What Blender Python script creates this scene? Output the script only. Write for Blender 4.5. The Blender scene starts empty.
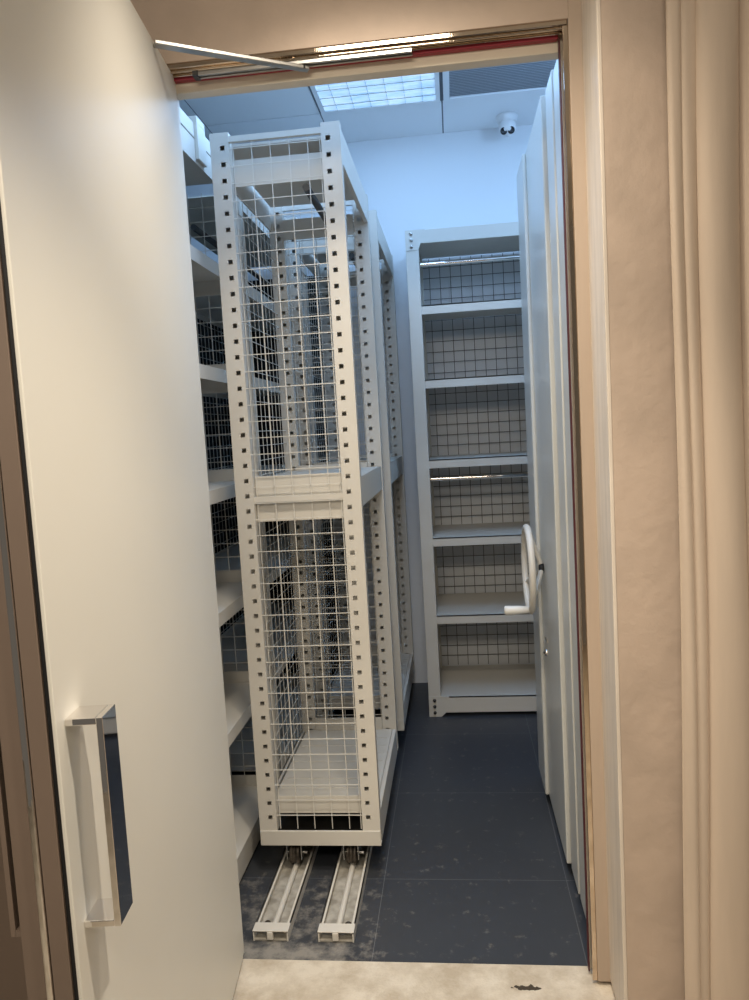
import bpy, bmesh, math, random
from mathutils import Vector, Matrix
random.seed(4)
S = bpy.context.scene
COL = S.collection
V = Vector

# ------------------------------------------------------------------ materials
def nodes(name):
    m = bpy.data.materials.new(name); m.use_nodes = True
    nt = m.node_tree
    return m, nt, nt.nodes['Principled BSDF']

def paint(name, c, rough=.5, metal=0.0, var=.0, vscale=4.0, bump=0.0, bscale=60.0, spec=.5, c2=None, stretch=None, coat=0.0):
    m, nt, b = nodes(name)
    b.inputs['Base Color'].default_value = (*c, 1)
    b.inputs['Roughness'].default_value = rough
    b.inputs['Metallic'].default_value = metal
    b.inputs['Specular IOR Level'].default_value = spec
    b.inputs['Coat Weight'].default_value = coat
    N, L = nt.nodes, nt.links
    tc = N.new('ShaderNodeTexCoord'); src = tc.outputs['Object']
    if stretch:
        mp = N.new('ShaderNodeMapping'); mp.inputs['Scale'].default_value = stretch
        L.new(src, mp.inputs['Vector']); src = mp.outputs['Vector']
    if var or c2:
        n = N.new('ShaderNodeTexNoise'); n.inputs['Scale'].default_value = vscale; n.inputs['Detail'].default_value = 5
        L.new(src, n.inputs['Vector'])
        r = N.new('ShaderNodeValToRGB')
        lo = tuple(x * (1 - var) for x in c) if c2 is None else c2
        hi = tuple(min(1, x * (1 + var)) for x in c) if c2 is None else c
        r.color_ramp.elements[0].position = .35; r.color_ramp.elements[1].position = .65
        r.color_ramp.elements[0].color = (*lo, 1); r.color_ramp.elements[1].color = (*hi, 1)
        L.new(n.outputs['Fac'], r.inputs['Fac']); L.new(r.outputs['Color'], b.inputs['Base Color'])
    if bump:
        n2 = N.new('ShaderNodeTexNoise'); n2.inputs['Scale'].default_value = bscale; n2.inputs['Detail'].default_value = 6
        L.new(src, n2.inputs['Vector'])
        bp = N.new('ShaderNodeBump'); bp.inputs['Strength'].default_value = bump; bp.inputs['Distance'].default_value = .01
        L.new(n2.outputs['Fac'], bp.inputs['Height']); L.new(bp.outputs['Normal'], b.inputs['Normal'])
    return m

M = {}
M['rack'] = paint('rack_paint', (.68, .65, .585), .42, var=.03, vscale=3)
M['rail_floor'] = paint('dusty_steel', (.50, .475, .42), .7, var=.3, vscale=24, c2=(.27, .25, .21))
M['panel'] = paint('panel_paint', (.66, .66, .62), .30, var=.03, vscale=2)
M['wire'] = paint('wire_zinc', (.74, .72, .66), .4)
M['wire_dark'] = paint('wire_dark', (.10, .095, .085), .5)
M['steel'] = paint('brushed_steel', (.50, .49, .47), .30, 1.0)
M['chrome'] = paint('mirror_chrome', (.86, .83, .80), .04, 1.0)
M['bronze'] = paint('mirror_bronze', (.66, .54, .42), .06, 1.0, bump=.05, bscale=9, stretch=(3, 3, .6))
M['dark_steel'] = paint('dark_steel', (.07, .068, .065), .45, .6)
M['rubber'] = paint('black_rubber', (.012, .012, .013), .6)
M['wheel'] = paint('wheel_steel', (.10, .085, .07), .45, .7, var=.4, vscale=60)
M['leaf'] = paint('leaf_cream', (.80, .775, .70), .45, var=.015, vscale=2)
M['cream'] = paint('frame_cream', (.70, .62, .50), .5)
M['red'] = paint('red_seal', (.27, .016, .03), .45)
M['maroon'] = paint('maroon_seal', (.075, .012, .015), .5)
M['clad'] = paint('wall_cladding', (.50, .395, .315), .62, var=.07, vscale=7, bump=.22, bscale=26, c2=None)
M['clad_smooth'] = paint('casing_cladding', (.46, .365, .285), .5, var=.03, vscale=5, stretch=(6, 6, .5))
M['strip'] = paint('pale_wood_strip', (.70, .62, .53), .55, var=.07, vscale=9, stretch=(6, 6, .6), bump=.06)
M['brown'] = paint('brown_cladding', (.21, .155, .12), .55, var=.05, vscale=3)
M['curtain'] = paint('velvet', (.54, .44, .35), .85, var=.05, vscale=5, stretch=(5, 5, .5), bump=.08, bscale=120)
M['curtain'].node_tree.nodes['Principled BSDF'].inputs['Sheen Weight'].default_value = .35
M['curtain'].node_tree.nodes['Principled BSDF'].inputs['Sheen Tint'].default_value = (1, .85, .68, 1)
M['white'] = paint('white_wall', (.80, .82, .84), .7, bump=.03, bscale=200)
M['dim_backdrop'] = paint('dim_backdrop', (.014, .016, .016), .8, var=.1, vscale=3)  # near-black colour stands in for the dim space seen through the meshes
M['tile_white'] = paint('ceiling_tile', (.84, .86, .88), .8)
M['groove'] = paint('ceiling_groove', (.16, .17, .19), .8)
M['vent'] = paint('vent_grey', (.85, .87, .9), .6)
M['vent_back'] = paint('vent_back', (.36, .38, .41), .7)
M['camera'] = paint('camera_plastic', (.80, .80, .80), .35)
M['lens'] = paint('camera_lens', (.006, .007, .012), .08)
M['grip'] = paint('grip_plastic', (.80, .79, .75), .4)

def led_material():
    m, nt, b = nodes('led_diffuser'); N, L = nt.nodes, nt.links
    tc = N.new('ShaderNodeTexCoord'); mp = N.new('ShaderNodeMapping'); mp.inputs['Scale'].default_value = (2.5, 26, 1)
    L.new(tc.outputs['Object'], mp.inputs['Vector'])
    n = N.new('ShaderNodeTexNoise'); n.inputs['Scale'].default_value = 2.6; n.inputs['Detail'].default_value = 4
    L.new(mp.outputs['Vector'], n.inputs['Vector'])
    r = N.new('ShaderNodeValToRGB')
    r.color_ramp.elements[0].position = .38; r.color_ramp.elements[1].position = .64
    r.color_ramp.elements[0].color = (.20, .46, .86, 1); r.color_ramp.elements[1].color = (.62, .86, 1.1, 1)
    L.new(n.outputs['Fac'], r.inputs['Fac'])
    L.new(r.outputs['Color'], b.inputs['Emission Color']); b.inputs['Emission Strength'].default_value = 1.0
    b.inputs['Base Color'].default_value = (.8, .85, .9, 1); b.inputs['Roughness'].default_value = .5
    return m
M['led'] = led_material()

def slate_floor():
    m, nt, b = nodes('slate_tiles'); N, L = nt.nodes, nt.links
    tc = N.new('ShaderNodeTexCoord'); geo = N.new('ShaderNodeSeparateXYZ'); L.new(tc.outputs['Object'], geo.inputs['Vector'])
    def mth(op, a, bb=None, c=None):
        x = N.new('ShaderNodeMath'); x.operation = op
        for i, v in enumerate((a, bb, c)):
            if v is None: continue
            if isinstance(v, (int, float)): x.inputs[i].default_value = v
            else: L.new(v, x.inputs[i])
        return x.outputs[0]
    def line(coord, off):           # 1 on a joint line of a 0.6 m grid
        f = mth('FRACT', mth('DIVIDE', mth('SUBTRACT', coord, off - 6.0), .6))
        d = mth('ABSOLUTE', mth('SUBTRACT', f, .5))
        return mth('GREATER_THAN', d, .5 - .0016)
    j = mth('MAXIMUM', line(geo.outputs['X'], -.303), line(geo.outputs['Y'], 2.39))
    n = N.new('ShaderNodeTexNoise'); n.inputs['Scale'].default_value = 2.2; n.inputs['Detail'].default_value = 6
    L.new(tc.outputs['Object'], n.inputs['Vector'])
    base = N.new('ShaderNodeValToRGB')
    base.color_ramp.elements[0].color = (.036, .040, .048, 1); base.color_ramp.elements[1].color = (.050, .055, .065, 1)
    L.new(n.outputs['Fac'], base.inputs['Fac'])
    mx = N.new('ShaderNodeMix'); mx.data_type = 'RGBA'; mx.inputs['B'].default_value = (.13, .135, .14, 1)
    L.new(j, mx.inputs['Factor']); L.new(base.outputs['Color'], mx.inputs['A'])
    # plaster dust round the rails and along the threshold (a stain with a shape of its own)
    dn = N.new('ShaderNodeTexNoise'); dn.inputs['Scale'].default_value = 21; dn.inputs['Detail'].default_value = 10; dn.inputs['Roughness'].default_value = .70
    L.new(tc.outputs['Object'], dn.inputs['Vector'])
    def box(coord, c, h, soft):
        return mth('SUBTRACT', 1.0, mth('MULTIPLY', mth('MAXIMUM', mth('SUBTRACT', mth('ABSOLUTE', mth('SUBTRACT', coord, c)), h), 0.0), 1.0 / soft))
    region = mth('MAXIMUM', mth('MINIMUM', box(geo.outputs['X'], -.56, .16, .14), box(geo.outputs['Y'], 2.14, .14, .22)), 0.0)
    edge = mth('MAXIMUM', mth('MINIMUM', box(geo.outputs['X'], -.62, .10, .3), box(geo.outputs['Y'], 2.02, .012, .06)), 0.0)
    k = mth('ADD', mth('MULTIPLY', region, .13), mth('MULTIPLY', edge, .15))
    r = mth('MULTIPLY', mth('SUBTRACT', mth('ADD', dn.outputs['Fac'], k), .585), 1.9)
    cl = N.new('ShaderNodeClamp'); L.new(r, cl.inputs['Value']); cl.inputs['Max'].default_value = .5
    # scattered white specks
    vn = N.new('ShaderNodeTexNoise'); vn.inputs['Scale'].default_value = 34; vn.inputs['Detail'].default_value = 2
    L.new(tc.outputs['Object'], vn.inputs['Vector'])
    sp = mth('MULTIPLY', mth('GREATER_THAN', vn.outputs['Fac'], .80), mth('LESS_THAN', geo.outputs['Y'], 2.8))
    dust = mth('MAXIMUM', cl.outputs[0], mth('MULTIPLY', sp, .7))
    m2 = N.new('ShaderNodeMix'); m2.data_type = 'RGBA'; m2.inputs['B'].default_value = (.50, .46, .39, 1)
    L.new(dust, m2.inputs['Factor']); L.new(mx.outputs['Result'], m2.inputs['A'])
    L.new(m2.outputs['Result'], b.inputs['Base Color'])
    ro = N.new('ShaderNodeMapRange'); L.new(dust, ro.inputs['Value']); ro.inputs['To Min'].default_value = .42; ro.inputs['To Max'].default_value = .9
    L.new(ro.outputs[0], b.inputs['Roughness'])
    return m
M['slate'] = slate_floor()

def carpet_mat():
    m, nt, b = nodes('pale_worn_floor'); N, L = nt.nodes, nt.links
    tc = N.new('ShaderNodeTexCoord')
    n = N.new('ShaderNodeTexNoise'); n.inputs['Scale'].default_value = 9; n.inputs['Detail'].default_value = 8; n.inputs['Roughness'].default_value = .65
    L.new(tc.outputs['Object'], n.inputs['Vector'])
    r = N.new('ShaderNodeValToRGB')
    r.color_ramp.elements[0].position = .36; r.color_ramp.elements[1].position = .62
    r.color_ramp.elements[0].color = (.48, .405, .305, 1); r.color_ramp.elements[1].color = (.68, .61, .50, 1)
    L.new(n.outputs['Fac'], r.inputs['Fac'])
    # a dark scuff in front of the right jamb
    mp = N.new('ShaderNodeMapping'); mp.inputs['Location'].default_value = (-.123, -1.905, 0)
    L.new(tc.outputs['Object'], mp.inputs['Vector'])
    mp2 = N.new('ShaderNodeMapping'); mp2.inputs['Scale'].default_value = (1 / .045, 1 / .013, 0)
    L.new(mp.outputs['Vector'], mp2.inputs['Vector'])
    ln = N.new('ShaderNodeVectorMath'); ln.operation = 'LENGTH'; L.new(mp2.outputs['Vector'], ln.inputs[0])
    n3 = N.new('ShaderNodeTexNoise'); n3.inputs['Scale'].default_value = 70; L.new(tc.outputs['Object'], n3.inputs['Vector'])
    ad = N.new('ShaderNodeMath'); ad.operation = 'MULTIPLY_ADD'; L.new(n3.outputs['Fac'], ad.inputs[0]); ad.inputs[1].default_value = 1.8; L.new(ln.outputs['Value'], ad.inputs[2])
    lt = N.new('ShaderNodeMath'); lt.operation = 'LESS_THAN'; L.new(ad.outputs[0], lt.inputs[0]); lt.inputs[1].default_value = 1.6
    mx = N.new('ShaderNodeMix'); mx.data_type = 'RGBA'; mx.inputs['B'].default_value = (.055, .042, .028, 1)
    L.new(lt.outputs[0], mx.inputs['Factor']); L.new(r.outputs['Color'], mx.inputs['A'])
    L.new(mx.outputs['Result'], b.inputs['Base Color']); b.inputs['Roughness'].default_value = .85
    n2 = N.new('ShaderNodeTexNoise'); n2.inputs['Scale'].default_value = 140; L.new(tc.outputs['Object'], n2.inputs['Vector'])
    bp = N.new('ShaderNodeBump'); bp.inputs['Strength'].default_value = .25; bp.inputs['Distance'].default_value = .01
    L.new(n2.outputs['Fac'], bp.inputs['Height']); L.new(bp.outputs['Normal'], b.inputs['Normal'])
    return m
M['carpet'] = carpet_mat()

# ------------------------------------------------------------------ mesh builder
class MB:
    def __init__(s): s.v = []; s.f = []; s.sm = []
    def add(s, vs, fs, smooth=False):
        o = len(s.v); s.v += [V(p) for p in vs]
        for f in fs: s.f.append([i + o for i in f]); s.sm.append(smooth)
        return s
    def box(s, x0, x1, y0, y1, z0, z1):
        if x0 > x1: x0, x1 = x1, x0
        if y0 > y1: y0, y1 = y1, y0
        if z0 > z1: z0, z1 = z1, z0
        vs = [(x, y, z) for z in (z0, z1) for y in (y0, y1) for x in (x0, x1)]
        return s.add(vs, [(0, 2, 3, 1), (4, 5, 7, 6), (0, 1, 5, 4), (2, 6, 7, 3), (0, 4, 6, 2), (1, 3, 7, 5)])
    def prism(s, pts, axis, a, b):
        """extrude a 2-D outline (counter-clockwise or not) along axis 0/1/2 from a to b"""
        def P(p, t):
            return {0: (t, p[0], p[1]), 1: (p[0], t, p[1]), 2: (p[0], p[1], t)}[axis]
        n = len(pts); vs = [P(p, a) for p in pts] + [P(p, b) for p in pts]
        fs = [tuple(range(n)), tuple(range(2 * n - 1, n - 1, -1))]
        fs += [(i, i + n, (i + 1) % n + n, (i + 1) % n) for i in range(n)]
        return s.add(vs, fs)
    def tube(s, pts, r, n=8, cap=True, closed=False, smooth=True):
        pts = [V(p) for p in pts]; k = len(pts); rings = []
        prev = None
        for i, p in enumerate(pts):
            if closed: t = pts[(i + 1) % k] - pts[i - 1]
            else: t = pts[min(i + 1, k - 1)] - pts[max(i - 1, 0)]
            t.normalize()
            ref = prev if prev is not None else (V((0, 0, 1)) if abs(t.z) < .9 else V((1, 0, 0)))
            a = (ref - t * ref.dot(t))
            if a.length < 1e-6: a = t.orthogonal()
            a.normalize(); b = t.cross(a); prev = a
            rr = r[i] if isinstance(r, (list, tuple)) else r
            rings.append([p + (a * math.cos(2 * math.pi * (j + .5) / n) + b * math.sin(2 * math.pi * (j + .5) / n)) * rr for j in range(n)])
        vs = [q for R in rings for q in R]; fs = []
        for i in range(k if closed else k - 1):
            i2 = (i + 1) % k
            for j in range(n):
                fs.append((i * n + j, i * n + (j + 1) % n, i2 * n + (j + 1) % n, i2 * n + j))
        s.add(vs, fs, smooth)
        if cap and not closed:
            s.add(rings[0], [tuple(range(n - 1, -1, -1))]); s.add(rings[-1], [tuple(range(n))])
        return s
    def lathe(s, prof, n=24, axis='z', c=(0, 0, 0)):
        """prof: (radius, height) pairs"""
        vs = []; fs = []; k = len(prof)
        for (r, h) in prof:
            for j in range(n):
                a = 2 * math.pi * j / n; x, y = r * math.cos(a), r * math.sin(a)
                p = {'z': (x, y, h), 'x': (h, x, y), 'y': (y, h, x)}[axis]
                vs.append(V(p) + V(c))
        for i in range(k - 1):
            for j in range(n):
                fs.append((i * n + j, i * n + (j + 1) % n, (i + 1) * n + (j + 1) % n, (i + 1) * n + j))
        s.add(vs, fs, True)
        for i in (0, k - 1):
            if prof[i][0] > 1e-6: s.add([vs[i * n + j] for j in range(n)], [tuple(range(n))])
        return s
    def xf(s, mat):
        s.v = [mat @ p for p in s.v]; return s
    def build(s, name, mat, parent=None, bevel=0.0, seg=2):
        """mesh coordinates are world ones; the object sits at its parent's origin (or at the world's)"""
        root = parent
        off = V((0, 0, 0))
        while root is not None: off += root.location; root = root.parent
        me = bpy.data.meshes.new(name)
        me.from_pydata([tuple(p - off) for p in s.v], [], s.f)
        for p, sm in zip(me.polygons, s.sm): p.use_smooth = sm
        bm = bmesh.new(); bm.from_mesh(me); bmesh.ops.recalc_face_normals(bm, faces=bm.faces); bm.to_mesh(me); bm.free()
        me.materials.append(M[mat] if isinstance(mat, str) else mat)
        o = bpy.data.objects.new(name, me); COL.objects.link(o)
        if parent is not None: o.parent = parent
        if bevel:
            b = o.modifiers.new('soft_edge', 'BEVEL'); b.width = bevel; b.segments = seg; b.limit_method = 'ANGLE'
        return o

def thing(name, label, cat, loc, group=None):
    o = bpy.data.objects.new(name, None); COL.objects.link(o); o.location = loc
    o.empty_display_size = .05
    o['label'] = label; o['category'] = cat
    if group: o['group'] = group
    return o
def tag(o, label, cat, group=None):
    o['label'] = label; o['category'] = cat
    if group: o['group'] = group
    return o
def struct(o): o['kind'] = 'structure'; return o
def lab(o, t): o['label'] = t; return o

def wires(mb, o, u, v, us, vs, W, H, r=.0015):
    """welded grid: wires along v at each of us, wires along u at each of vs"""
    o, u, v = V(o), V(u), V(v); n = u.cross(v).normalized()
    for a in us:
        p = o + u * a; mb.tube([p, p + v * H], r, 4, smooth=False)
    for b in vs:
        p = o + v * b + n * (2 * r); mb.tube([p, p + u * W], r, 4, smooth=False)
def steps(a, b, d):
    n = int(round((b - a) / d)); return [a + (b - a) * i / n for i in range(n + 1)]

# ------------------------------------------------------------------ the setting
YD = 1.993; CEIL = 3.113; YB = 4.349
struct(MB().box(-2.0, 1.7, YD, YB + .1, -.06, 0).build('floor_slate', 'slate'))
struct(MB().box(-3.2, 2.6, -1.2, YD, -.06, .001).build('floor_hall', 'carpet'))
struct(MB().box(-2.0, 1.7, YB, YB + .1, 0, CEIL).build('wall_back', 'white'))
struct(MB().box(-2.0, -.735, YB - .014, YB, 0, 2.40).build('dim_sheet_left', 'dim_backdrop'))  # added dark sheet, painting in the dimness behind the rear mesh
struct(MB().box(-2.1, -2.0, 2.02, YB + .1, 0, CEIL).build('wall_left', 'dim_backdrop'))
struct(MB().box(1.7, 1.8, 2.02, YB + .1, 0, CEIL).build('wall_right', 'white'))
struct(MB().box(-2.0, 1.7, 2.02, YB + .1, CEIL + .004, CEIL + .1).build('ceiling_backing', 'groove'))
# ceiling tiles, 0.6 m grid with dark joints; the light and the vent take two tiles
t = MB(); g = .0035
xs = [-2.0, -1.8, -1.2, -.6, .015, .63, 1.23, 1.7]; ys = [2.02, 2.13, 2.73, 3.33, 3.935, YB]
for i in range(len(xs) - 1):
    for j in range(len(ys) - 1):
        if j == 3 - 0 and i in (3, 4): continue
        t.box(xs[i] + g, xs[i + 1] - g, ys[j] + g, ys[j + 1] - (g if ys[j + 1] < YB else 0), CEIL, CEIL + .012)
struct(t.build('ceiling', 'tile_white'))
# wall between hall and store: hall side clad, store side white
XL, XR = -.69, .312; ZH = 2.445; YF = 1.92
w = MB()
w.box(-.90, XL - .02, YF, 1.985, 0, 2.75); w.box(XL - .02, XR, YF, 1.985, ZH, 2.75)
struct(w.build('wall_front', 'clad'))
struct(MB().box(-3.2, -.90, 1.45, 1.985, 0, 2.75).build('wall_front_left', 'brown'))
w = MB(); w.box(-3.2, XL - .02, 1.985, 2.02, 0, CEIL); w.box(XR + .06, 2.6, 1.985, 2.02, 0, CEIL); w.box(XL - .02, XR + .06, 1.985, 2.02, 2.46, CEIL)
struct(w.build('wall_front_inner', 'white'))
struct(MB().box(XR, .349, YF, 1.985, 0.012, 2.75).build('trim_casing', 'clad_smooth', bevel=.002))
struct(MB().box(.343, .352, 1.742, YF + .001, .02, 2.75).build('trim_return', 'strip', bevel=.002))
struct(MB().box(.352, 2.6, 1.742, 1.985, 0, 2.75).build('wall_front_right', 'clad'))
struct(MB().box(-3.2, 2.6, -1.2, 1.98, 2.75, 2.83).build('ceiling_hall', 'tile_white'))
# door frame: mirror head and jamb, red seal, cream inner frame
f = MB().box(XL - .01, XR - .002, YF + .004, 1.968, ZH - .012, ZH)
f.box(XL - .01, XR - .002, YF + .012, YF + .018, ZH - .018, ZH - .012); f.box(XL - .01, XR - .002, YF + .034, YF + .040, ZH - .018, ZH - .012)
f.box(XR - .013, XR, YF + .004, YF + .012, 0.012, ZH - .013)
f.box(XR - .004, XR, YF + .012, 1.968, 0.012, ZH - .013)
struct(f.build('trim_mirror_frame', 'bronze', bevel=.0015))
f = MB().box(XL - .01, XR - .018, 1.962, 1.980, 2.4215, ZH - .012)
struct(MB().box(XR - .0180, XR - .0142, 1.958, 1.975, .012, 2.421).build('trim_jamb_seal', 'maroon', bevel=.001))
struct(f.build('trim_red_seal', 'red', bevel=.002))
f = MB().box(XL - .01, XR, 1.981, 2.02, 2.398, 2.46)
f.box(XR - .010, XR + .06, 1.981, 2.02, 0, 2.398)
struct(f.build('trim_cream_frame', 'cream', bevel=.002))

struct(MB().box(XL - .02, XL + .008, 1.990, 2.02, 0, 2.398).build('trim_hinge_jamb', 'leaf', bevel=.002))
# ------------------------------------------------------------------ door leaf, swung open towards the hall
ANG = math.radians(6)
P0 = V((-.671, 1.95, 0)); n_ = V((math.cos(ANG), math.sin(ANG), 0)); u_ = V((math.sin(ANG), -math.cos(ANG), 0))
LM = Matrix((( u_.x, n_.x, 0, P0.x), (u_.y, n_.y, 0, P0.y), (0, 0, 1, 0), (0, 0, 0, 1)))   # (s, offset, z) -> world
door = struct(bpy.data.objects.new('door_1', None)); COL.objects.link(door); door.location = P0
LW = .999; LT = 2.433
MB().box(-.034, LW, -.006, 0, .012, LT).xf(LM).build('inner_face', 'leaf', door, bevel=.0015)
MB().box(.004, LW - .006, -.014, -.006, .012, LT - .001).xf(LM).build('edge_seal', 'rubber', door)
MB().box(.004, LW, -.040, -.014, .012, LT).xf(LM).build('core', 'brown', door, bevel=.001)
MB().box(LW - .02, LW + .0025, -.051, -.041, .012, LT).xf(LM).build('edge_trim', 'chrome', door, bevel=.003)
MB().box(.004, LW - .001, -.080, -.0515, .012, LT).xf(LM).build('outer_face', 'brown', door, bevel=.001)
# outer pull, seen edge-on beyond the leaf; its brown paints in the mirrored wall
MB().box(LW - .05, LW - .002, -.094, -.087, .812, 1.18).box(LW - .05, LW - .002, -.088, -.080, .812, .821).box(LW - .05, LW - .002, -.088, -.080, 1.171, 1.18).xf(LM).build('outer_handle', 'brown', door)
h = MB(); s0, s1 = .917, .972
h.box(s0, s1, .044, .054, .803, 1.117); h.box(s0, s1, .0, .044, .803, .813); h.box(s0, s1, .0, .044, 1.107, 1.117)
lab(h.xf(LM).build('door_handle', 'chrome', door, bevel=.0012), 'polished chrome square pull handle')
# ------------------------------------------------------------------ door closer: arm from the leaf's top to a slide rail under the head
cl = thing('door_closer', 'grey steel door closer arm with slide rail above the doorway', 'door closer', (-.5, 1.95, 2.44))
a0 = P0 + u_ * .176 + n_ * .004 + V((0, 0, LT - .012)); a1 = V((-.333, 1.948, 2.411))
d = (a1 - a0).normalized(); q = d.cross(V((0, 0, 1))).normalized(); up = q.cross(d)
vs = []
for p, wd in ((a0, .012), (a1 + d * .014, .0095)):
    for sx, sz in ((-1, -1), (1, -1), (1, 1), (-1, 1)): vs.append(p + q * wd * sx + up * .005 * sz)
MB().add(vs, [(0, 1, 2, 3), (7, 6, 5, 4), (0, 4, 5, 1), (1, 5, 6, 2), (2, 6, 7, 3), (3, 7, 4, 0)]).build('arm', 'steel', cl, bevel=.002)
MB().lathe([(.0, -.004), (.010, -.004), (.010, .012), (0, .012)], 16, 'z', a1).build('pivot', 'dark_steel', cl)
MB().box(-.60, -.06, 1.936, 1.943, 2.4165, 2.4265).box(-.60, -.06, 1.953, 1.9595, 2.4165, 2.4265).box(-.60, -.06, 1.936, 1.9595, 2.4235, 2.4268).build('slide_rail', 'steel', cl, bevel=.001)
MB().box(-.614, -.60, 1.934, 1.961, 2.415, 2.4268).build('rail_end_cap', 'dark_steel', cl)

# ------------------------------------------------------------------ perforated uprights
def upright(mb, xo, xi, yf, yd, z0, z1, hole=.0145, pitch=.05):
    """xo outer edge, xi inner edge (towards the middle of the frame); face at yf, section runs to yf+yd"""
    s = 1 if xi > xo else -1; t = .002 * (1 if yd > 0 else -1)
    hc = xi - s * .021; h = hole / 2
    mb.box(xo, hc - s * h, yf, yf + t, z0, z1); mb.box(hc + s * h, xi, yf, yf + t, z0, z1)
    z = z0; c = z1 - .045
    zs = []
    while c > z0 + .03: zs.append(c); c -= pitch
    zs = zs[::-1]
    for c in zs:
        mb.box(hc - h, hc + h, yf, yf + t, z, c - h); z = c + h
    mb.box(hc - h, hc + h, yf, yf + t, z, z1)
    mb.box(xo, xo + s * .002, yf + t, yf + yd, z0, z1)           # flanges and back
    mb.box(xi, xi - s * .002, yf + t, yf + yd, z0, z1)
    mb.box(xo, xi, yf + yd - t, yf + yd, z0, z1)
    mb.box(xo, xi, yf, yf + yd, z1, z1 + .002)

def pull_out_rack(label, x0, x1, y0, y1, wheels_x):
    zb, zt = .112, 2.456
    r = thing('pull_out_rack', label, 'rack', ((x0 + x1) / 2, (y0 + y1) / 2, 0), 'white pull-out mesh racks')
    pw = .060
    for yf, sg in ((y0, 1), (y1, -1)):
        for xo, xi in ((x0, x0 + pw), (x1, x1 - pw)):
            mb = MB(); upright(mb, xo, xi, yf if sg > 0 else y1 - .036, .036, zb + .05, zt); mb.build('upright', 'rack', r)
        MB().box(x0, x1, yf - sg * .003, yf + sg * .004, zb, zb + .052).box(x0, x1, yf, yf + sg * .03, zb, zb + .004).build('end_plate', 'rack', r, bevel=.0015)
        MB().box(x0 + pw, x1 - pw, yf + sg * .002, yf + sg * .016, 2.428, 2.446).build('top_rail', 'rack', r)
        MB().box(x0 + pw, x1 - pw, yf + sg * .006, yf + sg * .02, 1.288, 1.306).build('cross_bar', 'rack', r)
        MB().box(x0 + pw + .001, x1 - pw - .001, yf + sg * .028, yf + sg * .044, 1.222, 1.372).build('cross_panel', 'rack', r)
        MB().box(x0 + pw + .001, x1 - pw - .001, yf + sg * .038, yf + sg * .042, 2.302, 2.384).build('cross_panel', 'rack', r)
        m = MB(); W = x1 - x0 - 2 * pw
        wires(m, (x0 + pw, yf + sg * .010, zb + .054), (1, 0, 0), (0, 0, 1), [.010, .070, .1295, .190, .249, W - .006][:6], [.0535 * i - .004 for i in range(1, 43)], W, 2.272, .00165)
        m.build('end_mesh', 'wire', r)
    # mesh down the left side
    m = MB(); L = y1 - y0 - .08
    wires(m, (x0 + .012, y0 + .04, .24), (0, 1, 0), (0, 0, 1), [i * .06 + .02 for i in range(int(L / .06))], [.0535 * i for i in range(1, 39)], L, 2.09, .0015)
    m.build('side_mesh', 'wire', r)
    ya, yb = y0 + .0365, y1 - .0365
    for xa, xb in ((x1 - .018, x1 - .002), (x0 + .002, x0 + .0105)):
        MB().box(xa, xb, ya, yb, 2.345, 2.452).build('top_beam', 'rack', r, bevel=.0015)
        MB().box(xa, xb, ya, yb, .105, .212).build('base_beam', 'rack', r, bevel=.0015)
    # shelves: folded trays
    MB().box(x0 + .022, x1 - .020, y0 + .046, y1 - .075, 2.428, 2.436).build('top_shelf', 'rack', r)
    s = MB().box(x0 + .020, x1 - .006, y0 + .046, y1 - .046, 1.345, 1.352)
    s.box(x1 - .010, x1 - .004, ya, yb, 1.256, 1.352); s.box(x0 + .018, x0 + .022, ya, yb, 1.256, 1.345)
    s.build('middle_shelf', 'rack', r)
    s = MB().box(x0 + .020, x1 - .019, y0 + .038, y1 - .038, .206, .214)
    s.box(x0 + pw + .001, x1 - pw - .001, y0 + .038, y0 + .044, .214, .268); s.box(x0 + pw + .001, x1 - pw - .001, y1 - .044, y1 - .038, .214, .268)
    for k in range(1, 9):                                           # pressed ribs of the deck
        yy = y0 + .06 + k * (y1 - y0 - .12) / 9
        s.box(x0 + .03, x1 - .03, yy - .003, yy + .003, .214, .2165)
    s.build('base_shelf', 'rack', r, bevel=.001)
    MB().tube([(-.435 + (x1 + .31), y0 + .05, 2.285), (-.435 + (x1 + .31), y1 - .05, 2.285)], .0125, 12).build('hanging_rail', 'dark_steel', r)
    MB().box(x0 + .05, x1 - .05, y0 + .028, y1 - .028, .110, .118).build('undercarriage', 'dark_steel', r)
    for yw in (y0 + .055, y1 - .09):
        for xw in wheels_x:
            b = MB().box(xw - .027, xw - .0235, yw - .03, yw + .03, .045, .108).box(xw + .0235, xw + .027, yw - .03, yw + .03, .045, .108).box(xw - .027, xw + .027, yw - .03, yw + .03, .104, .110)
            b = b.build('caster', 'steel', r, bevel=.001)
            prof = [(.012, -.018), (.034, -.018), (.0365, -.016), (.0365, -.007), (.032, -.005), (.032, .005), (.0365, .007), (.0365, .016), (.034, .018), (.012, .018)]
            MB().lathe(prof, 28, 'x', (xw, yw, .0565)).build('wheel', 'wheel', b)
            MB().tube([(xw - .034, yw, .0565), (xw + .040, yw, .0565)], .006, 10).build('axle', 'steel', b)
    return r

RX = (-.6155, -.4175)
pull_out_rack('white pull-out mesh rack with perforated posts, standing at the front end of the floor rails', -.722, -.308, 2.40, 3.18, RX)
pull_out_rack('white pull-out mesh rack close behind the front one, reaching to the back wall', -.708, -.294, 3.37, 4.27, RX)

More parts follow.
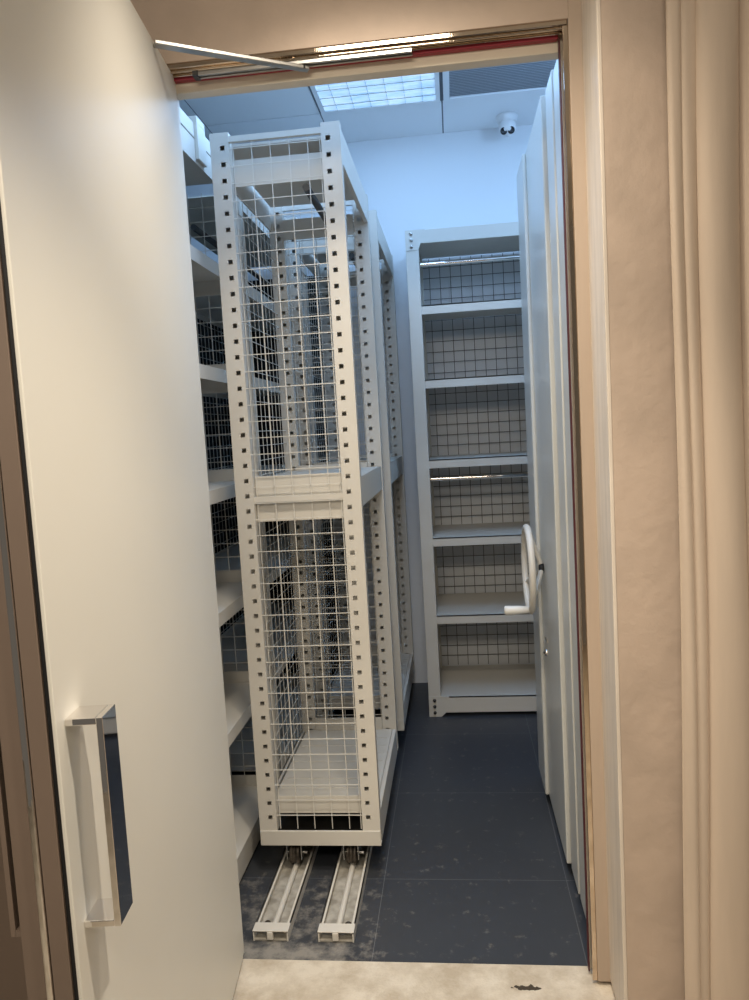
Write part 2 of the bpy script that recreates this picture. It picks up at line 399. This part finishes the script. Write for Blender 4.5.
# ------------------------------------------------------------------ floor rails
for xc, lb in ((RX[0], 'pale steel floor rail beside the shelving bays, under the left wheels of the pull-out rack'), (RX[1], 'pale steel floor rail nearer the open aisle, under the right wheels of the pull-out rack')):
    r = thing('floor_rail', lb, 'rail', (xc, 2.07, 0), 'floor rails under the pull-out racks')
    y0, y1 = 2.072, 4.32
    MB().box(xc - .0495, xc + .0495, y0 + .001, y1, .001, .005).build('base', 'rail_floor', r)
    c = MB()
    for sx in (-1, 1):
        c.box(xc + sx * .0535, xc + sx * .0495, y0, y1, .0005, .031); c.box(xc + sx * .0535, xc + sx * .043, y0, y1, .028, .031)
    c.build('channel', 'rack', r)
    MB().tube([(xc, y0 + .03, .0125), (xc, y1, .0125)], .0095, 12).build('guide_bar', 'rack', r)
    MB().box(xc - .0545, xc + .0545, y0 - .002, y0 + .038, .0305, .0335).build('end_plate', 'rack', r, bevel=.001)
    MB().box(xc - .010, xc + .008, y0 - .004, y0 + .010, .006, .030).build('stop_tab', 'rack', r, bevel=.0015)
    sc = V((xc - .028 if xc < -.5 else xc + .026, y0 + .075, .005))
    MB().lathe([(.0, 0), (.0095, 0), (.0095, .003), (.006, .006), (0, .006)], 14, 'z', sc).build('screw', 'wheel', r)

# ------------------------------------------------------------------ fixed shelving along the left wall
LEVELS = (.105, .535, .94, 1.34, 1.742, 2.108)
def shelf_tray(mb, x0, x1, y0, y1, zt, front, hgt):
    if front == 'x': mb.prism([(x0, zt), (x1, zt), (x1, zt - hgt), (x1 - .0015, zt - hgt), (x1 - .0015, zt - .006), (x0, zt - .006)], 1, y0, y1)
    else: mb.prism([(y1, zt), (y0, zt), (y0, zt - hgt), (y0 + .0015, zt - hgt), (y0 + .0015, zt - .006), (y1, zt - .006)], 0, x0, x1)

def side_bay(label, y0, y1, x0=-1.19, x1=-.785, ends=True):
    r = thing('shelving_bay', label, 'shelving', (x0 / 2 + x1 / 2, (y0 + y1) / 2, 0), 'white shelving bays along the left wall')
    for xo, xi in ((x1, x1 - .05), (x0, x0 + .05)):
        for yo, yi in ((y0, y0 + .036), (y1, y1 - .036)):
            MB().box(xo, xi, yo, yi, 0, 2.515).build('upright', 'rack', r, bevel=.0015)
    for i, z in enumerate(LEVELS):
        m = MB(); shelf_tray(m, x0 + .008, x1 - .0005, y0 + .037, y1 - .037, z, 'x', .085 if i == 0 else .045)
        if i == 0: m.box(x1 - .012, x1 - .008, y0 + .037, y1 - .037, .004, .03)
        # stiffening lip at the back
        m.box(x0 + .008, x0 + .010, y0 + .037, y1 - .037, z - .03, z + .012)
        m.build('shelf', 'rack', r)
    m = MB(); shelf_tray(m, x0 + .008, x1 + .001, y0 + .037, y1 - .037, 2.462, 'x', .074); m.build('top_shelf', 'rack', r)
    MB().box(x1 - .014, x1 + .0015, y0, y1, 2.468, 2.513).build('top_beam', 'rack', r)
    MB().tube([(x0 + .2, y0 + .037, 2.345), (x0 + .2, y1 - .037, 2.345)], .0125, 10).build('hanging_rail', 'dark_steel', r)
    m = MB(); L = y1 - y0 - .074
    wires(m, (x0 + .005, y0 + .037, .13), (0, 1, 0), (0, 0, 1), [i * .055 + .03 for i in range(max(1, int(L / .055)))], [.0535 * i for i in range(1, 42)], L, 2.28, .0019)
    m.build('back_mesh', 'wire', r)
    # welded mesh and cross lips closing both ends
    for ye, sg in ((y0 + .02, 1), (y1 - .02, -1)) if ends else ():
        m = MB(); W = x1 - x0 - .10
        wires(m, (x0 + .05, ye, .13), (1, 0, 0), (0, 0, 1), [.012 + i * .055 for i in range(6)], [.0535 * i for i in range(1, 43)], W, 2.30, .0019)
        m.build('end_mesh', 'wire', r)
        for z in LEVELS:
            MB().prism([(ye + sg * .012, z + .045), (ye + sg * .015, z + .045), (ye + sg * .015, z - .05), (ye + sg * .022, z - .05), (ye + sg * .022, z - .062), (ye + sg * .012, z - .062)], 0, x0 + .05, x1 - .05).build('end_lip', 'rack', r)
    return r
b1 = side_bay('white shelving bay nearest the open door, its shelf fronts showing beside the leaf', 2.06, 2.88)
MB().box(-.83, -.772, 2.44, 2.52, 2.514, 2.535).box(-.784, -.772, 2.44, 2.52, 2.40, 2.514).build('tie_bracket', 'rack', b1, bevel=.0015)
side_bay('white shelving bay in the far left corner behind the rear pull-out rack', 2.95, 4.30, ends=False)

# ------------------------------------------------------------------ shelving unit against the back wall
def back_unit():
    x0, x1, y0, y1 = -.197, .72, 3.82, 4.343; pw = .063; H = 2.473
    r = thing('shelving_unit', 'grey-white open shelving unit standing against the back wall', 'shelving', ((x0 + x1) / 2, (y0 + y1) / 2, 0))
    for xo, xi in ((x0, x0 + pw), (x1, x1 - pw)):
        MB().box(xo, xi, y0, y0 + .045, 0, H).build('upright', 'rack', r, bevel=.002)
        MB().box(xo, xi, y1 - .045, y1, 0, H).build('upright', 'rack', r, bevel=.002)
        s = MB().box(xo, xo + (.0025 if xi > xo else -.0025), y0 + .045, y1 - .045, .1, H - .01); s.build('side_panel', 'rack', r)
        sx = 1 if xi > xo else -1
        # corner plates, top and bottom
        for zc, name in ((H, 'top'), (.0, 'bottom')):
            if name == 'top': pts = [(xo, H), (xo + sx * .098, H), (xo + sx * .098, H - .066), (xo + sx * .075, H - .066), (xo + sx * .060, H - .098), (xo, H - .098)]
            else: pts = [(xo, .0), (xo + sx * .064, .0), (xo + sx * .088, .022), (xo + sx * .105, .022), (xo + sx * .105, .108), (xo, .108)]
            p = MB().prism(pts, 1, y0 - .003, y0).build('corner_plate', 'rack', r)
            for dz in ((.018, .048, .08) if name == 'top' else (.022, .055, .088)):
                z = H - dz if name == 'top' else dz
                MB().lathe([(0, -.008), (.0075, -.008), (.0085, -.003), (.0085, 0), (0, 0)], 12, 'y', (xo + sx * .030, y0 - .003, z)).build('bolt', 'steel' if name == 'top' else 'dark_steel', p)
    MB().box(x0 + pw, x1 - pw, y0 + .001, y0 + .014, H - .066, H - .001).build('top_beam', 'rack', r, bevel=.0015)
    for i, z in enumerate(LEVELS):
        m = MB(); shelf_tray(m, x0 + pw * .1 + .003, x1 - pw * .1 - .003, y0 + .046, y1 - .012, z, 'y', .04)
        m.box(x0 + pw, x1 - pw, y0 + .002, y0 + .046, z - .006, z); m.box(x0 + pw, x1 - pw, y0 + .002, y0 + .005, z - (.085 if i == 0 else .044), z)
        m.build('shelf', 'rack', r)
    MB().box(x0 + .01, x1 - .01, y0 + .046, y1 - .01, H - .03, H - .024).build('top_shelf', 'rack', r)
    for z in (2.325, 1.235):
        MB().tube([(x0 + .004, y0 + .10, z), (x1 - .004, y0 + .10, z)], .0115, 12).build('hanging_rail', 'chrome', r)
    m = MB()
    wires(m, (x0 + .01, y1 - .006, .11), (1, 0, 0), (0, 0, 1), [i * .0585 + .03 for i in range(15)], [.0585 * i for i in range(1, 40)], x1 - x0 - .02, 2.33, .0021)
    m.build('back_mesh', 'wire_dark', r)
    return r
back_unit()

# ------------------------------------------------------------------ mobile racks on the right, seen by their end panels
def mobile_rack(label, x, y0, y1, zt, tx=.018, rb=.004):
    r = thing('mobile_rack', label, 'rack', (x, (y0 + y1) / 2, 0), 'closed mobile racks on the right')
    MB().box(x, x + tx, y0, y1, .045, zt).build('end_panel', 'panel', r, bevel=rb, seg=3)
    MB().box(x + tx + .004, 1.45, y0 + .012, y1 - .012, .006, .10).build('base', 'dark_steel', r)
    for xx in (x + tx + .002, 1.41):
        MB().box(xx, xx + .04, y0 + .008, y0 + .03, .10, zt - .03).build('upright', 'rack', r); MB().box(xx, xx + .04, y1 - .03, y1 - .008, .10, zt - .03).build('upright', 'rack', r)
    for z in (.14, .55, .95, 1.35, 1.75, 2.12, zt - .04):
        MB().box(x + tx + .042, 1.408, y0 + .008, y1 - .008, z - .03, z).build('shelf', 'rack', r)
    return r
mobile_rack('closed mobile rack nearest the doorway, its pale end panel right beside the red-edged jamb', .316, 2.105, 2.225, 2.46)
mobile_rack('closed mobile rack, narrow pale end panel between the nearest rack and the handwheel rack', .314, 2.245, 2.385, 2.475)
ra = mobile_rack('closed mobile rack with the handwheel and chrome lock on its grey end panel', .303, 2.41, 3.11, 2.475)
MB().box(.289, .304, 2.875, 3.115, .047, 2.468).build('cover_strip', 'panel', ra, bevel=.006, seg=3)
# handwheel on the panel of the third one
hw = V((.303, 2.775, .965)); xr = .247; R = .153
hx = lambda k: xr
ring = [(xr, hw.y + R * math.cos(2 * math.pi * k / 48), hw.z + R * math.sin(2 * math.pi * k / 48)) for k in range(48)]
wheel = MB().tube(ring, .0125, 12, closed=True).build('handwheel', 'rack', ra)
for a in (90, 210, 330):
    a = math.radians(a); c, s = math.cos(a), math.sin(a)
    MB().tube([(hw.x - .012, hw.y + .018 * c, hw.z + .018 * s), (hw.x - .022, hw.y + .05 * c, hw.z + .05 * s), (xr + .004, hw.y + (R - .005) * c, hw.z + (R - .005) * s)], .009, 8).build('spoke', 'rack', wheel)
MB().lathe([(0, -.018), (.013, -.018), (.016, -.013), (.018, -.001), (0, -.001)], 20, 'x', hw).build('hub', 'rubber', wheel)
gy, gz = hw.y - R * math.cos(math.radians(62)), hw.z - R * math.sin(math.radians(62))
MB().lathe([(0, -.098), (.013, -.098), (.0165, -.093), (.0155, -.05), (.0125, -.008), (0, -.008)], 16, 'x', (xr, gy, gz)).build('grip', 'grip', wheel)
lk = MB().lathe([(0, -.010), (.012, -.010), (.013, -.002), (.013, 0), (0, 0)], 18, 'x', (.303, 2.765, .652)).build('lock', 'chrome', ra)
MB().box(.290, .2935, 2.757, 2.773, .649, .655).build('key_slot', 'dark_steel', lk)
MB().box(.2995, .303, 2.735, 2.80, .695, .71).build('lock_plate', 'chrome', ra)

# ------------------------------------------------------------------ ceiling fittings
lx0, lx1, ly0, ly1 = -.592, .006, 3.34, 3.928
r = thing('ceiling_light', 'square bluish-white light panel set in the ceiling over the aisle', 'ceiling light', ((lx0 + lx1) / 2, (ly0 + ly1) / 2, CEIL))
MB().box(lx0 + .02, lx1 - .02, ly0 + .02, ly1 - .02, CEIL - .001, CEIL + .003).build('diffuser', 'led', r)
fr = MB()
for b in ((lx0, lx1, ly0, ly0 + .022), (lx0, lx1, ly1 - .022, ly1), (lx0, lx0 + .022, ly0 + .022, ly1 - .022), (lx1 - .022, lx1, ly0 + .022, ly1 - .022)): fr.box(*b, CEIL - .006, CEIL + .002)
fr.build('frame', 'tile_white', r)
gr = MB()
for k in range(1, 7): gr.box(lx0 + k * .0855 - .0009, lx0 + k * .0855 + .0009, ly0 + .022, ly1 - .022, CEIL - .006, CEIL - .002)
for k in range(1, 7): gr.box(lx0 + .022, lx1 - .022, ly0 + k * .084 - .0009, ly0 + k * .084 + .0009, CEIL - .006, CEIL - .002)
gr.build('wire_guard', 'steel', r)
vx0, vx1, vy0, vy1 = .022, .622, 3.338, 3.928
r = thing('air_vent', 'grey slatted air vent in the ceiling beside the light panel', 'vent', ((vx0 + vx1) / 2, (vy0 + vy1) / 2, CEIL))
fr = MB()
for b in ((vx0, vx1, vy0, vy0 + .03), (vx0, vx1, vy1 - .03, vy1), (vx0, vx0 + .03, vy0 + .03, vy1 - .03), (vx1 - .03, vx1, vy0 + .03, vy1 - .03)): fr.box(*b, CEIL - .008, CEIL + .002)
fr.build('frame', 'tile_white', r, bevel=.001)
sl = MB(); k = vy0 + .034
while k < vy1 - .04:
    sl.add([(vx0 + .03, k, CEIL - .005), (vx1 - .03, k, CEIL - .005), (vx1 - .03, k + .013, CEIL + .001), (vx0 + .03, k + .013, CEIL + .001),
            (vx0 + .03, k, CEIL - .004), (vx1 - .03, k, CEIL - .004), (vx1 - .03, k + .013, CEIL + .002), (vx0 + .03, k + .013, CEIL + .002)],
           [(0, 1, 2, 3), (7, 6, 5, 4), (0, 4, 5, 1), (2, 6, 7, 3), (0, 3, 7, 4), (1, 5, 6, 2)])
    k += .0165
sl.build('slats', 'vent', r); MB().box(vx0 + .005, vx1 - .005, vy0 + .005, vy1 - .005, CEIL + .0022, CEIL + .0036).build('backing', 'vent_back', r)
cc = V((.352, 4.20, CEIL))
r = thing('security_camera', 'small white security camera with two black lenses under the ceiling', 'camera', cc)
MB().lathe([(0, 0), (.056, 0), (.056, -.012), (.050, -.030), (.047, -.034), (0, -.034)], 32, 'z', cc).build('mount', 'camera', r)
ball = MB().lathe([(.046 * math.sin(math.pi * i / 14) + (0.0), .046 * math.cos(math.pi * i / 14)) for i in range(15)], 28, 'z', cc + V((0, -.004, -.058))).build('head', 'camera', r)
dirv = (V((0, 0, 1.5)) - (cc + V((0, -.004, -.058)))).normalized()
side = dirv.cross(V((0, 0, 1))).normalized(); upv = side.cross(dirv)
for sx in (-1, 1):
    c = cc + V((0, -.004, -.058)) + dirv * .037 + side * sx * .019 - upv * .016
    mat = Matrix((( side.x, upv.x, dirv.x, c.x), (side.y, upv.y, dirv.y, c.y), (side.z, upv.z, dirv.z, c.z), (0, 0, 0, 1)))
    MB().lathe([(0, -.012), (.0185, -.012), (.0185, .004), (.0155, .006), (.010, .004), (0, .003)], 20, 'z').xf(mat).build('lens', 'lens', r)

# ------------------------------------------------------------------ curtain
def curtain():
    y0 = 1.700
    creases = [.480, .502, .53, .614, .71, .775, .87, .95, 1.05, 1.13, 1.24]
    amp = [.018, .016, .036, .040, .036, .045, .038, .046, .038, .046]
    pts = []
    for i in range(len(creases) - 1):
        a, b = creases[i], creases[i + 1]; n = 14
        for k in range(n):
            t = k / n
            # each fold bulges towards the hall, steeper on its left flank
            pts.append((a + (b - a) * (t - .09 * math.sin(math.pi * 2 * t)), y0 - amp[i] * math.sin(math.pi * t) ** .62))
    pts.append((creases[-1], y0))
    zs = [.012 + (2.74 - .012) * j / 24 for j in range(25)]
    vs = []; n = len(pts)
    for z in zs:
        k = (1.5 - z)
        for i, (x, y) in enumerate(pts):
            wob = .004 * math.sin(3.1 * z + x * 9)
            vs.append((x + wob + .004 * k * math.sin(i * .21), y + .003 * math.sin(2.3 * z + i * .4), z))
    fs = [(j * n + i, j * n + i + 1, (j + 1) * n + i + 1, (j + 1) * n + i) for j in range(len(zs) - 1) for i in range(n - 1)]
    o = MB().add(vs, fs, True).build('curtain', 'curtain')
    so = o.modifiers.new('cloth', 'SOLIDIFY'); so.thickness = .004; so.offset = 1
    return tag(o, 'floor-length beige velvet curtain hanging in folds right of the doorway', 'curtain')
curtain()

# ------------------------------------------------------------------ lights
def spot(name, loc, target, energy, col, angle=110, blend=.8, size=.05):
    l = bpy.data.lights.new(name, 'SPOT'); l.energy = energy; l.color = col; l.spot_size = math.radians(angle); l.spot_blend = blend; l.shadow_soft_size = size
    o = bpy.data.objects.new(name, l); COL.objects.link(o); o.location = loc
    o.rotation_euler = (V(target) - V(loc)).to_track_quat('-Z', 'Y').to_euler(); return o
WARM = (1.0, .88, .72)
spot('hall_downlight_a', (.24, .88, 2.73), (-.06, .90, 0), 104, WARM, 86, .75, .03)
def hall_fill(name, loc, to, e, sx, sy, sp):
    l = bpy.data.lights.new(name, 'AREA'); l.shape = 'RECTANGLE'; l.size = sx; l.size_y = sy; l.energy = e; l.color = WARM; l.spread = math.radians(sp)
    o = bpy.data.objects.new(name, l); COL.objects.link(o); o.location = loc
    o.rotation_euler = (V(to) - V(loc)).to_track_quat('-Z', 'Y').to_euler()
hall_fill('lintel_fill', (-.16, 1.42, 2.715), (-.16, 1.80, 1.4), 8, .4, .16, 104)  # unseen area light added to brighten the lintel
hall_fill('front_fill', (-.25, -.55, 2.66), (-.25, 1.9, .5), 28, 1.2, .5, 150)  # unseen soft fill added from behind the camera
M['led'].node_tree.nodes['Principled BSDF'].inputs['Emission Strength'].default_value = .70

def panel_light(name, x, y, e, sx=.56, sy=.56):
    l = bpy.data.lights.new(name, 'AREA'); l.shape = 'RECTANGLE'; l.size = sx; l.size_y = sy; l.energy = e; l.color = (.36, .61, 1.0)
    o = bpy.data.objects.new(name, l); COL.objects.link(o); o.location = (x, y, CEIL - .012); return o
panel_light('store_fill_a', -.29, 2.43, 14); panel_light('store_fill_b', .93, 3.63, 4)  # unseen area lights added to brighten the store
panel_light('store_panel_d', -.293, 3.634, 5)
def point_fill(name, loc, e):
    l = bpy.data.lights.new(name, 'POINT'); l.energy = e; l.color = (.36, .61, 1.0); l.shadow_soft_size = .12
    o = bpy.data.objects.new(name, l); COL.objects.link(o); o.location = loc; return o
point_fill('ceiling_fill', (1.1, 2.7, 2.72), 22)  # unseen point light added to lift the store ceiling
w = bpy.data.worlds.new('hall_glow'); S.world = w; w.use_nodes = True
w.node_tree.nodes['Background'].inputs['Color'].default_value = (.34, .30, .25, 1)
w.node_tree.nodes['Background'].inputs['Strength'].default_value = .35

# ------------------------------------------------------------------ camera
yaw, pitch, roll, fpx = -.110064226, -.0909972275, .0565198369, 753.401344
cy, sy = math.cos(yaw), math.sin(yaw)
fwd = V((sy * math.cos(pitch), cy * math.cos(pitch), math.sin(pitch)))
r0 = V((cy, -sy, 0)); d0 = -r0.cross(fwd)
rt = r0 * math.cos(roll) + d0 * math.sin(roll); dn = -r0 * math.sin(roll) + d0 * math.cos(roll)
cam = bpy.data.cameras.new('camera'); co = bpy.data.objects.new('camera', cam); COL.objects.link(co)
cam.sensor_fit = 'VERTICAL'; cam.sensor_height = 36; cam.sensor_width = 27; cam.lens = fpx / 1000 * 36; cam.clip_start = .02
co.matrix_world = Matrix(((rt.x, -dn.x, -fwd.x, 0), (rt.y, -dn.y, -fwd.y, 0), (rt.z, -dn.z, -fwd.z, 1.5), (0, 0, 0, 1)))
S.camera = co
vs = S.view_settings; vs.view_transform = 'Standard'; vs.look = 'None'; vs.gamma = 1; vs.exposure = 0; vs.use_curve_mapping = False
